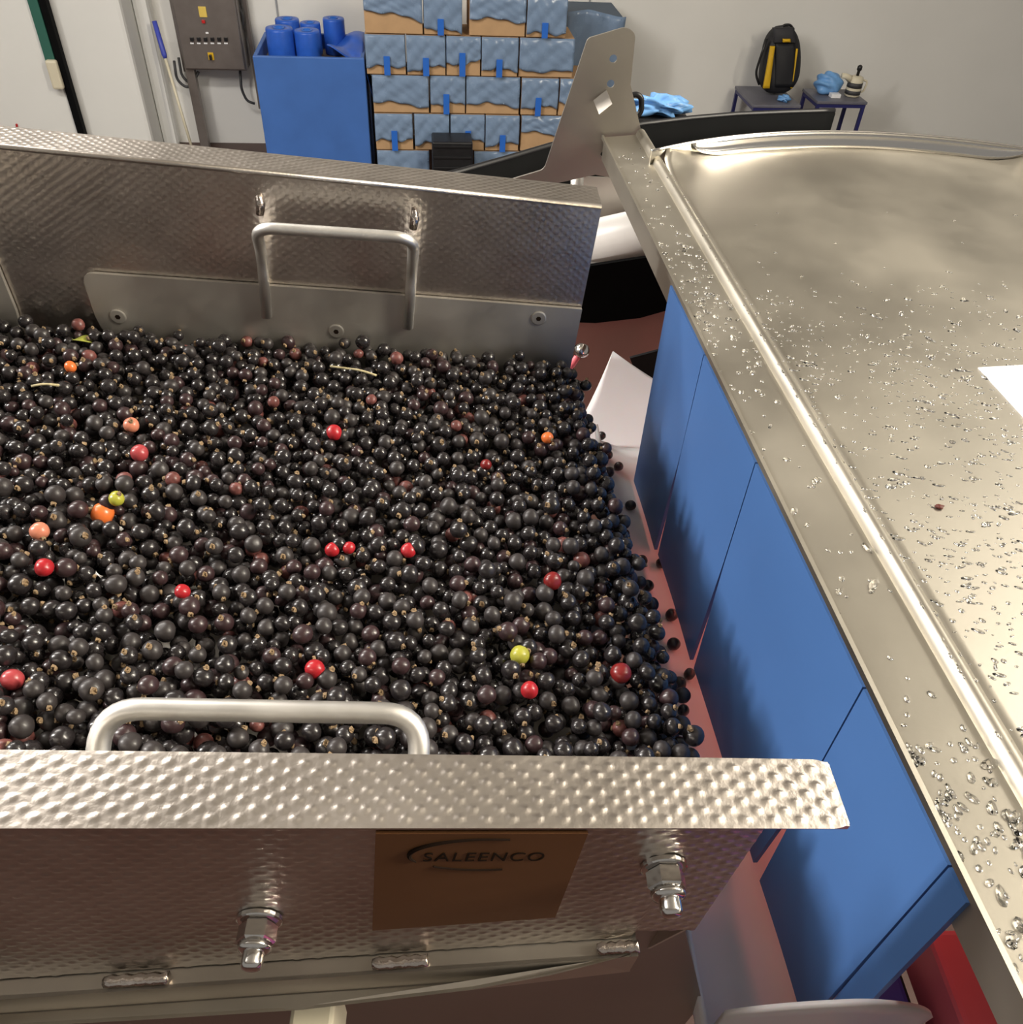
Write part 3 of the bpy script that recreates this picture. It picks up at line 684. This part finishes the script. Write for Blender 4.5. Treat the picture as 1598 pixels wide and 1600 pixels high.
# water drops on the hood: beads too many to count
def dome(seg=9):
    V = [(0, 0, .62)]; 
    for r, z in ((.55, .5), (.92, .22), (1.0, 0)): V += [(r*math.cos(2*math.pi*k/seg), r*math.sin(2*math.pi*k/seg), z) for k in range(seg)]
    V.append((0, 0, -.02)); Fc = []
    for k in range(seg):
        k2 = (k+1) % seg; Fc.append((0, 1+k, 1+k2, 1+k2))
        for q in range(2): Fc.append((1+q*seg+k, 1+(q+1)*seg+k, 1+(q+1)*seg+k2, 1+q*seg+k2))
        Fc.append((1+2*seg+k, len(V)-1, 1+2*seg+k2, 1+2*seg+k2))
    return np.array(V), Fc
def tri_only(Fc):
    out = []
    for f in Fc:
        f = list(dict.fromkeys(f))
        for i in range(1, len(f)-1): out.append((f[0], f[i], f[i+1]))
    return np.array(out)
DV, DF = dome(); DF = tri_only(DF)
def drops(name, pts, label, parent=None):
    Vs, Fs = [], []
    for k, (x, y, z, r, el_, ang, flat) in enumerate(pts):
        c, s = math.cos(ang), math.sin(ang); L = DV*np.array([r*el_, r/math.sqrt(el_), r*flat])
        L = np.stack([L[:, 0]*c-L[:, 1]*s, L[:, 0]*s+L[:, 1]*c, L[:, 2]], -1) + [x, y, z]
        Vs.append(L); Fs.append(DF + k*len(DV))
    o = fast(name, np.concatenate(Vs), np.concatenate(Fs), WATER, None)
    return tag(o, label, 'water', kind='stuff')
pts = []
while len(pts) < 4600:
    y = RNG.uniform(.05, .80); x = RNG.uniform(EX(y)+.055, .66)
    d = 1.0 if y < .50 else max(.02, 1-(y-.50)/.17)
    clump = .5+.5*math.sin(31*x+7*y)*math.sin(23*y-11*x+1)
    if RNG.random() > d*(.35+.65*clump): continue
    if .36 < x < .48 and .42 < y < .525 and False: continue
    r = float(np.clip(RNG.lognormal(-6.85, .42), .0004, .0030))
    zz = HZ + .0001
    pts.append((x, y, zz, r, RNG.uniform(1, 2.1), RNG.normal(0, .5), RNG.uniform(.5, .75)))
drops('water_drops', pts, 'clear water drops beaded all over the hood sheet')
pts = []
for k in range(420):
    y = float(RNG.choice([RNG.uniform(.05, .95), RNG.normal(.60, .06), RNG.uniform(.08, .2)])); u = RNG.uniform(.05, .95)
    if y < 0 or y > .97: continue
    pts.append((EX(y)+.0375*u, y, HZ-.001+.004*u+.0001, float(np.clip(RNG.lognormal(-6.5, .4), .0006, .003)), RNG.uniform(1, 1.7), RNG.normal(1.2, .6), RNG.uniform(.5, .75)))
for k in range(240):
    y = RNG.uniform(.05, .95); pts.append((EX(y)+.0375+RNG.uniform(.003, .009), y, HZ+.0092, float(RNG.uniform(.0005, .0014)), RNG.uniform(1, 1.6), 1.5, .6))
drops('band_drops', pts, 'clear water drops beaded along the folded hood edge')

# ================================================================== blue strip curtain
ct = thing('strip_curtain', 'blue flap curtain hanging from the hood edge', 'curtain', (EX(.4), .4, HZ-.25))
YS = [.640, .531, .404, .2325, .1455, .131]
def flap(ya, yb, zb_, kx, low_in_a=0, low_in_b=0, bow=.003, top=-.006, side=0):
    def f(u, v):
        da, db = low_in_a*max(0, (v-.45)/.55), low_in_b*max(0, (v-.45)/.55)
        y = (ya-da) + ((yb+db)-(ya-da))*u; z = HZ+top + (zb_-top)*v
        return (EX(y) - .0004 - kx*v*v + bow*math.sin(math.pi*u)*v - side*(1-u)*v*.006, y, z)
    return obj('flap', thick(grid(f, 10, 16), (.0028, 0, 0)), BLUE, ct)
flap(YS[0], YS[1]+.0006, -.222, .000, 0, .010, .0006)
flap(YS[1]-.0006, YS[2]+.0006, -.213, .0015, .004, .003, .0008)
flap(YS[2]-.0006, YS[3]+.0006, -.213, .0005, .004, .009, .0008)
flap(YS[3]-.0006, YS[4]+.0005, -.210, .0012, .003, .0, .0006)
flap(YS[4]-.0005, YS[5], -.165, -.001, 0, 0, .0)

# ================================================================== white chute under the lip, belt and the things behind it
cz = CH
ch = thing('fruit_chute', 'white translucent plastic chute below the trough lip', 'chute', (.2, .45, cz-.56))
def chute(u, v):
    y = .136 + (.70-.136)*v; x = .137 + (.246-.137)*u
    return (x, y, cz - .546 - .02*(x-.12) + .010*math.exp(-((x-.137)/.02)**2))
obj('bed', thick(grid(chute, 20, 20), (0, 0, -.003)), WHITEP, ch, True)
def wing(u, v):
    xa, xb = .124 + .040*max(0, v-.35)/.65, .30 - .135*max(0, v-.35)/.65
    xb = min(xb, .246)
    return (xa+(xb-xa)*u, .70 + .115*v, cz - .548 + .050*v*v)
obj('far_wing', thick(grid(wing, 12, 14), (0, 0, -.003)), WHITEP, ch, True)
def nwing(u, v):
    x = .132 + .110*u; top = .130 - .050*abs(2*u-.95)**1.8
    return (x, .132 - .010*math.sin(math.pi*u) + .004*(1-v), cz - .546 + top*v)
obj('near_wing', thick(grid(nwing, 18, 10), (0, .003, 0)), WHITEP, ch, True)
obj('side_lip', thick(grid(lambda u, v: (.137 - .003*v, .137+.55*u, cz-.536+.03*v), 20, 4), (-.003, 0, 0)), WHITEP, ch, True)
# pipe, black skirt and red-tinted panel behind the trough corner
pa, pb = ony(880, 392, .97), ony(1060, 352, .97)
pd = (pb-pa)/np.linalg.norm(pb-pa)
wpz = thing('white_pipe', 'thick white plastic pipe behind the trough corner', 'pipe', tuple(pa))
obj('tube', tube([pa, pb, pb+pd*.2], .029, 28), mat('white_pipe_plastic', lin(232, 228, 222), .35, noise=.03), wpz, True)
obj('collar', tube([pa-pd*.01, pa+pd*.018], .032, 28), WHITEP, wpz, True)
ss_ = thing('sorting_machine', 'machine side tinted as if red-lit, with a black rubber skirt below the white pipe', 'machine', tuple(ony(960, 680, .95)))
sk = [ony(*p, .93) for p in [(860, 425), (1060, 395), (1060, 480), (1000, 497), (930, 505), (860, 502)]]
obj('rubber_skirt', slab(sk[::-1], .006, (0, -1, 0)), BLACK, ss_)
sk = [ony(*p, .95) for p in [(850, 480), (1070, 470), (1080, 680), (860, 680)]]
obj('panel', slab(sk[::-1], .01, (0, -1, 0)), PINK, ss_)
dk = [ony(*p, .86) for p in [(984, 560), (1040, 545), (1040, 640), (1015, 640)]]
obj('guard', slab(dk[::-1], .004, (0, -1, 0)), BLACKP, ss_)
kb = ony(908, 548, .72)
kn = thing('clamp_knob', 'small steel clamp knob beside the trough corner', 'knob', tuple(kb))
obj('cap', lathe([(.002, -.006), (.0065, -.005), (.0075, 0), (.0065, .005), (.003, .006)], kb, (.6, -.6, .4), 14), CHROME, kn, True)
obj('stem', tube([kb, kb+np.array([-.012, .004, -.03])], .0035, 8), RED, kn, True)
# black curved guard far behind
bl = [onz(x, y, -.55) for x, y in [(640, 292), (720, 273), (790, 253), (860, 232), (930, 213), (1005, 198), (1080, 189), (1150, 183), (1230, 179.5), (1305, 177)]]
def ring(u, v):
    k = u*(len(bl)-1); i = min(int(k), len(bl)-2); f = k-i; p = bl[i]*(1-f)+bl[i+1]*f
    return np.array([p[0], p[1], p[2] - .16*v])
bg = thing('conveyor_guard', 'long black curved conveyor guard behind the hood', 'conveyor guard', tuple(bl[4]-np.array([0, 0, .16])))
obj('board', thick(grid(ring, 36, 3), (0, .02, 0)), BLACK, bg, True)
obj('edge_strip', tube([ring(k/36, 0)+[0, .01, .002] for k in range(37)], .006, 8), BLACKP, bg, True)
for u in (.15, .55, .95):
    p = ring(u, 1); obj('leg', box(p[0]-.02, p[0]+.02, p[1]+.07, p[1]+.11, 0, p[2]+.1, .003), BLACKP, bg)
c = onz(1034, 190, -.55); 
blob('blue_bag_scrap', 'light blue crumpled bag lying on the black conveyor guard', 'bag', (c[0]+.01, c[1]+.082, CH-.56), .06, .032, .019, LBLUE, .3, 9)
obj('ledge', box(c[0]-.06, c[0]+.07, c[1]+.045, c[1]+.12, CH-.575, CH-.5605, .003), BLACKP, bg)
# beams seen under the near end of the hood, a dark strip filling between
for nm, x0, x1, z, m, lab in (('red_beam', .300, .330, -.55, RED, 'bright red beam under the near end of the hood'), ('dark_strip', .286, .299, -.60, BLACKP, 'dark strip between the red and the blue beam'), ('blue_beam', .250, .285, -.575, BLUEP, 'blue beam beside the curtain foot, bottom right')):
    tag(obj(nm, box(x0, x1, -.3, .205 if nm != 'blue_beam' else .19, CH+z-.05, CH+z, .004), m, base=((x0+x1)/2, 0, CH+z-.05)), lab, 'beam')
obj('inner_lamp', tube([(.31, .24, CH-.43), (.31, .62, CH-.43)], .008, 12), mat('red_lamp', (1, .16, .12, 1), .4, emit=((1, .14, .10, 1), 1.0)), hd, True, label='red tube lamp')
l = bpy.data.lights.new('sorter_glow', 'AREA'); l.shape = 'RECTANGLE'; l.size = .36; l.size_y = .03; l.energy = .14; l.color = (1, .25, .2)
lo = bpy.data.objects.new('sorter_glow', l); COL.objects.link(lo); lo.location = (.30, .43, CH-.44)
lo.rotation_euler = (Vector((.17, .43, CH-.55))-Vector(lo.location)).to_track_quat('-Z', 'Y').to_euler()

# ================================================================== the fruit
FR = np.random.default_rng(21)
def u_left(v): return -.46 - .167*(v-.254)/.416
def u_right(v): return UE(v) + .004*math.sin(v*61) + .004*math.sin(v*143+1) + .002
def base_w(u, v): return -.4365 + .008*(1-(v-.16)/.49) + .003*math.sin(u*19+1)*math.sin(v*23) + .006*max(0, (v-.5)/.15) - .008*max(0, (u-(UE(v)-.02))/.025)**2
CS = .0135
cells = {}
berries = []                                        # u, v, w, r
def rest(u, v, r):
    w = base_w(u, v) + r; ci, cj = int(u//CS), int(v//CS)
    for i in (ci-1, ci, ci+1):
        for j in (cj-1, cj, cj+1):
            for (a, b, c, q) in cells.get((i, j), ()):
                d2 = (a-u)**2+(b-v)**2; s = q+r
                if d2 < s*s:
                    z = c + math.sqrt(s*s-d2)
                    if z > w: w = z
    return w
NB = 6530; VA, VB = NI+.010, WF-.010
rv = FR.random((NB, 10, 2)); rr_ = np.clip(FR.normal(.00535, .00055, NB), .0038, .0068)
for k in range(NB):
    r = float(rr_[k]); best = None
    for a, b in rv[k]:
        v = VA + (VB-VA)*b; ul = u_left(v); u = ul + (u_right(v)-ul)*a
        w = rest(u, v, r)
        s = w - base_w(u, v)
        if best is None or s < best[0]: best = (s, u, v, w)
    _, u, v, w = best
    berries.append((u, v, w, r)); cells.setdefault((int(u//CS), int(v//CS)), []).append((u, v, w, r))
BW = np.array([t2w(u, v, w) for u, v, w, r in berries]); BR = np.array([b[3] for b in berries])
# loose fruit on the chute under the lip
loose = []
for px, py in [(948, 718), (966, 731), (950, 746), (975, 842), (985, 790), (1003, 876), (1034, 877), (1006, 940), (1016, 985), (1050, 958), (1053, 1004), (1028, 1028), (1078, 1050), (1062, 1066), (1068, 1108), (1048, 1146), (1030, 1085), (1045, 1100), (960, 800), (1012, 915), (1000, 1000), (1020, 1060), (938, 690), (1010, 1120), (992, 930), (1008, 1050)]:
    p = onz(px, py, -.5395); 
    if p[0] < .140: continue
    p[2] = CH - .546 - .02*(p[0]-.12) + .010*math.exp(-((p[0]-.137)/.02)**2) + .0052
    if all(np.linalg.norm(p-q) > .0105 for q in loose): loose.append(p)
# fruit tumbling over the lip, caught in the air between the heap and the chute
flying = []
for px, py, z in [(905, 603, -.452), (918, 655, -.455), (936, 700, -.465), (952, 783, -.47), (972, 812, -.475), (968, 912, -.47), (1000, 910, -.48), (990, 950, -.475), (1018, 944, -.485), (1002, 985, -.475), (1030, 1020, -.485), (1046, 1072, -.48), (1066, 1086, -.49), (1070, 1108, -.495), (1048, 1147, -.48), (1022, 1130, -.472), (1035, 1108, -.476)]:
    p = onz(px, py, z)
    if all(np.linalg.norm(p-q) > .0108 for q in flying) and np.min(np.linalg.norm(BW-p, axis=1)) > .0108: flying.append(p)
# which berries show how large: a coarse depth buffer
bx, by, bz = project(BW); SC = 3.0; NBUF = 540
zb = np.full((NBUF, NBUF), 1e9); own = np.full((NBUF, NBUF), -1, int)
for k in range(NB):
    rp = F*BR[k]/bz[k]/SC; x, y = bx[k]/SC, by[k]/SC
    if x < -9 or y < 0 or x > NBUF+9 or y > NBUF: continue
    x0, x1 = int(max(0, x-rp)), int(min(NBUF-1, x+rp))+1; y0, y1 = int(max(0, y-rp)), int(min(NBUF-1, y+rp))+1
    if x1 <= x0 or y1 <= y0: continue
    gx, gy = np.meshgrid(np.arange(x0, x1)+.5, np.arange(y0, y1)+.5)
    q = 1-((gx-x)**2+(gy-y)**2)/rp**2; d = np.where(q > 0, bz[k]-BR[k]*np.sqrt(np.maximum(q, 0)), 1e9)
    s = zb[y0:y1, x0:x1]; mk = d < s; s[mk] = d[mk]; own[y0:y1, x0:x1][mk] = k
vis = np.bincount(own[:int(1176/SC)][own[:int(1176/SC)] >= 0], minlength=NB)
def owner(px, py):
    best, bd = None, 1e9
    for k in np.nonzero(vis*SC*SC > .45*math.pi*(F*BR/bz)**2)[0]:
        d = (bx[k]-px)**2+(by[k]-py)**2
        if d < bd and k not in used: best, bd = int(k), d
    return best

def berry_mat(name, col, rough=.22, coat=.35, nz=.35, bp=.08):
    m = mat(name, col, rough, 0, .5, noise=nz, nscale=260, bump=bp, bscale=700, coat=coat, rvar=.10); m.node_tree.nodes['Principled BSDF'].inputs['Coat Roughness'].default_value = .12
    return m
BK = [berry_mat('currant_skin', (.019, .016, .017, 1), .27), berry_mat('currant_skin_dull', (.034, .029, .029, 1), .42, .1), berry_mat('currant_skin_plum', (.038, .020, .022, 1), .34, .25)]
BRU = berry_mat('currant_bruised', lin(110, 66, 62), .4, .1)
TAN = mat('dry_calyx', lin(142, 120, 92), .9, noise=.35, nscale=300)
COLS = {'red': lin(168, 34, 42), 'darkred': lin(120, 30, 30), 'orange': lin(226, 116, 56), 'green': lin(170, 168, 62), 'peach': lin(206, 130, 104), 'pinkred': lin(168, 66, 70)}
FRUITM = {k: berry_mat('currant_'+k, c, .3, .25, .15) for k, c in COLS.items()}

def uvsphere(seg, ring):
    V = [(0, 0, 1)]
    for j in range(1, ring):
        ph = math.pi*j/ring
        V += [(math.sin(ph)*math.cos(2*math.pi*k/seg), math.sin(ph)*math.sin(2*math.pi*k/seg), math.cos(ph)) for k in range(seg)]
    V.append((0, 0, -1)); Fc = []
    for k in range(seg):
        k2 = (k+1) % seg; Fc.append((0, 1+k, 1+k2))
        for j in range(ring-2): a = 1+j*seg; Fc += [(a+k, a+seg+k, a+seg+k2), (a+k, a+seg+k2, a+k2)]
        Fc.append((1+(ring-2)*seg+k, len(V)-1, 1+(ring-2)*seg+k2))
    return np.array(V), np.array(Fc)
def calyx_geo(n=7):
    rg = np.random.default_rng(4); V, Fc = [], []
    for lev, (r, z) in enumerate(((.30, .93), (.27, 1.06), (.24, 1.20), (.10, 1.10))):
        V += [((r*(1+.35*rg.uniform(-1, 1)))*math.cos(2*math.pi*k/n), (r*(1+.35*rg.uniform(-1, 1)))*math.sin(2*math.pi*k/n), z + (.13*rg.uniform(-1, 1) if lev in (1, 2) else 0)) for k in range(n)]
    for l_ in range(3):
        for k in range(n):
            k2 = (k+1) % n; a = l_*n; Fc += [(a+k, a+k2, a+n+k2), (a+k, a+n+k2, a+n+k)]
    V.append((0, 0, 1.0)); Fc += [(3*n+k, 3*n+(k+1) % n, 4*n) for k in range(n)]
    return np.array(V), np.array(Fc)
CV, CF = calyx_geo()
def rand_rot(rg, up=False):
    d = rg.normal(size=3); d /= np.linalg.norm(d)
    if up: d = d + np.array([0, -.5, .7]); d /= np.linalg.norm(d)
    s = np.cross(d, [1, .3, .2]); s /= np.linalg.norm(s); t = np.cross(d, s)
    return np.stack([s, t, d], 1)
# individuals
used = set(); single = {}
specials = [(522, 676, 'red', 'bright red currant pointing up, alone above the middle of the fruit'), (519, 859, 'red', 'left one of two small red currants side by side mid trough'),
    (545, 856, 'red', 'right one of two small red currants side by side mid trough'), (638, 860, 'red', 'small red currant right of the red pair mid trough'),
    (285, 924, 'red', 'small glossy red currant left of centre, far above the near handle'), (492, 1046, 'red', 'red currant just above the near handle'),
    (827, 1078, 'red', 'red currant in the shaded fruit at the near right'), (863, 908, 'darkred', 'dark red currant in the shaded fruit towards the lip'),
    (759, 726, 'darkred', 'small dull red currant in the shaded far right fruit'), (69, 887, 'red', 'large red currant near the left edge'),
    (218, 708, 'pinkred', 'torn pinkish red currant towards the far left'), (160, 803, 'orange', 'bright orange currant beside a yellow-green one'),
    (110, 573, 'orange', 'orange currant near the far wall at the left'), (182, 779, 'green', 'unripe yellow-green currant behind the bright orange one'),
    (205, 664, 'peach', 'pale peach coloured currant towards the far left'), (855, 684, 'orange', 'small orange-brown currant near the far right lip'),
    (812, 1024, 'green', 'unripe green currant in the shaded near right fruit'), (970, 1052, 'darkred', 'brownish red currant close to the lip at the near right'),
    (62, 830, 'peach', 'large bruised pinkish currant by the left edge'), (20, 1062, 'pinkred', 'bruised reddish currant at the left edge, level with the near handle')]
SV, SF = uvsphere(18, 12)
def berry_mesh(name, m, var):
    rg = np.random.default_rng(100+var); V = SV.copy()
    V *= 1 + .025*np.sin(V[:, :1]*3+rg.uniform(0, 6)) + .02*np.sin(V[:, 1:2]*4+rg.uniform(0, 6))
    V[:, 2] *= rg.uniform(.90, 1.02); V[:, 2] -= .07*np.exp(-((V[:, 0]**2+V[:, 1]**2)/.06))*np.sign(V[:, 2])
    me = mesh_data(name, V, SF, True); me.materials.append(m); return me
MESHES = [berry_mesh('blackcurrant', BK[i % 3 if i % 5 else 0], i) for i in range(8)]
cal_me = mesh_data('calyx', CV, CF, False); cal_me.materials.append(TAN)
def put(name, me, p, r, rot, label, cat, group, calyx=True):
    o = bpy.data.objects.new(name, me); COL.objects.link(o)
    o.matrix_world = Matrix.Translation(p) @ Matrix([list(x) for x in rot]).to_4x4() @ Matrix.Scale(r, 4)
    tag(o, label, cat, group)
    if calyx:
        c = bpy.data.objects.new('calyx', cal_me); COL.objects.link(c); c.parent = o
    return o
def seat(px, py, k, lift):                          # a point lying over heap berry k, lifted out of the heap
    i, j = int(np.clip(py/SC, 3, NBUF-4)), int(np.clip(px/SC, 3, NBUF-4))
    d = min(float(zb[i-2:i+3, j-2:j+3].min()), bz[k])
    return c2w(ray(px, py)/F*(d + .0024 if lift is None else bz[k]-lift))
for px, py, c, lab in specials:
    k = owner(px, py)
    if k is None: continue
    used.add(k); put('currant', berry_mesh('currant', FRUITM[c], len(used)), seat(px, py, k, None), BR[k]*(1.08 if 'small' not in lab else .9), rand_rot(FR, True), lab, 'currant', 'unripe and odd coloured currants', 'red' not in c)
def zone(k, grp=False):
    x, y = bx[k], by[k]
    if 150 < x < 660 and y > 1095: a = 'framed by the near handle loop', 'in the handle loop'
    elif x <= 150: a = 'at the near left corner of the heap', 'at the near left'
    elif x >= 660: a = 'in the shade right of the near handle', 'right of the handle'
    else: a = 'in the rows just beyond the near handle', 'beyond the handle'
    return 'blackcurrants '+a[1] if grp else 'glossy ripe blackcurrant '+a[0]
order = [int(k) for k in np.argsort(-vis) if int(k) not in used and vis[k] > 8][:285]
for k in order:
    used.add(k); put('blackcurrant', MESHES[int(FR.integers(8))], BW[k], BR[k], rand_rot(FR, FR.random() < .6), zone(k), 'blackcurrant', zone(k, True), FR.random() < .62)
for p in loose:
    put('blackcurrant', MESHES[int(FR.integers(8))], p, FR.uniform(.0048, .0056), rand_rot(FR), 'loose blackcurrant dropped on the white chute past the lip', 'blackcurrant', 'loose blackcurrants on the chute', False)
for p in flying:
    put('blackcurrant', MESHES[int(FR.integers(8))], p, FR.uniform(.0050, .0060), rand_rot(FR), 'blackcurrant tumbling over the trough lip, in mid air beside the curtain', 'blackcurrant', 'blackcurrants tumbling over the lip', FR.random() < .4)
# all the rest of the heap: beyond counting
LV, LF = uvsphere(12, 8); Vs, Fs, Ms = [], [], []; n = 0
for k in range(NB):
    if k in used: continue
    rot = rand_rot(FR, FR.random() < .5); sc_ = np.array([1, 1, FR.uniform(.88, 1.03)])*BR[k]
    Vs.append((LV*(1+.03*np.sin(LV[:, :1]*3+k)))*sc_ @ rot.T + BW[k]); Fs.append(LF+n); n += len(LV)
    q = FR.random(); Ms.append(np.full(len(LF), 3 if q < .035 else (1 if q < .28 else (2 if q < .42 else 0)), np.int32))
    if vis[k] > 0 and FR.random() < .60:
        Vs.append((CV*BR[k]) @ rot.T + BW[k]); Fs.append(CF+n); n += len(CV); Ms.append(np.full(len(CF), 4, np.int32))
hp_ = fast('blackcurrant_heap', np.concatenate(Vs), np.concatenate(Fs), BK+[BRU, TAN], None)
hp_.data.polygons.foreach_set('material_index', np.concatenate(Ms))
tag(hp_, 'dense heap of black currants filling the trough', 'blackcurrants', kind='stuff')
# stalks and a leaf scrap lying on the fruit
STALK = mat('dry_stalk', lin(190, 178, 138), .7, noise=.2, nscale=200); LEAF = mat('leaf_scrap', lin(156, 160, 66), .6, noise=.15, nscale=200)
def above(px, py):
    k = owner(px, py); return seat(px, py, k, BR[k]+.0015)
def stalk(pxs, lab, r=.0010):
    P = [above(x, y) for x, y in pxs]; zt = max(p[2] for p in P)
    for p in P: p[2] = .7*p[2]+.3*zt
    tag(obj('currant_stalk', tube(smooth_path(P, .01, 5), r, 8), STALK, None, True, base=P[0]), lab, 'stalk')
stalk([(516, 573), (538, 577), (562, 578), (588, 588)], 'pale curved stalk lying on the fruit under the far handle')
stalk([(50, 605), (68, 600), (92, 602)], 'pale thin stalk lying on the fruit at the far left')
q = above(130, 530)
def leaf(u, v):
    a, b = (u-.5)*2, (v-.5)*2; w = .0045*(1-a*a)**.6
    return q + np.array([.009*a, w*b, .0012*math.cos(2.2*a) + .0015*b*a])
tag(obj('leaf_scrap', thick(grid(leaf, 10, 6), (0, 0, -.0005)), LEAF, None, True, base=q), 'yellow-green leaf scrap on the fruit by the far wear plate', 'leaf')
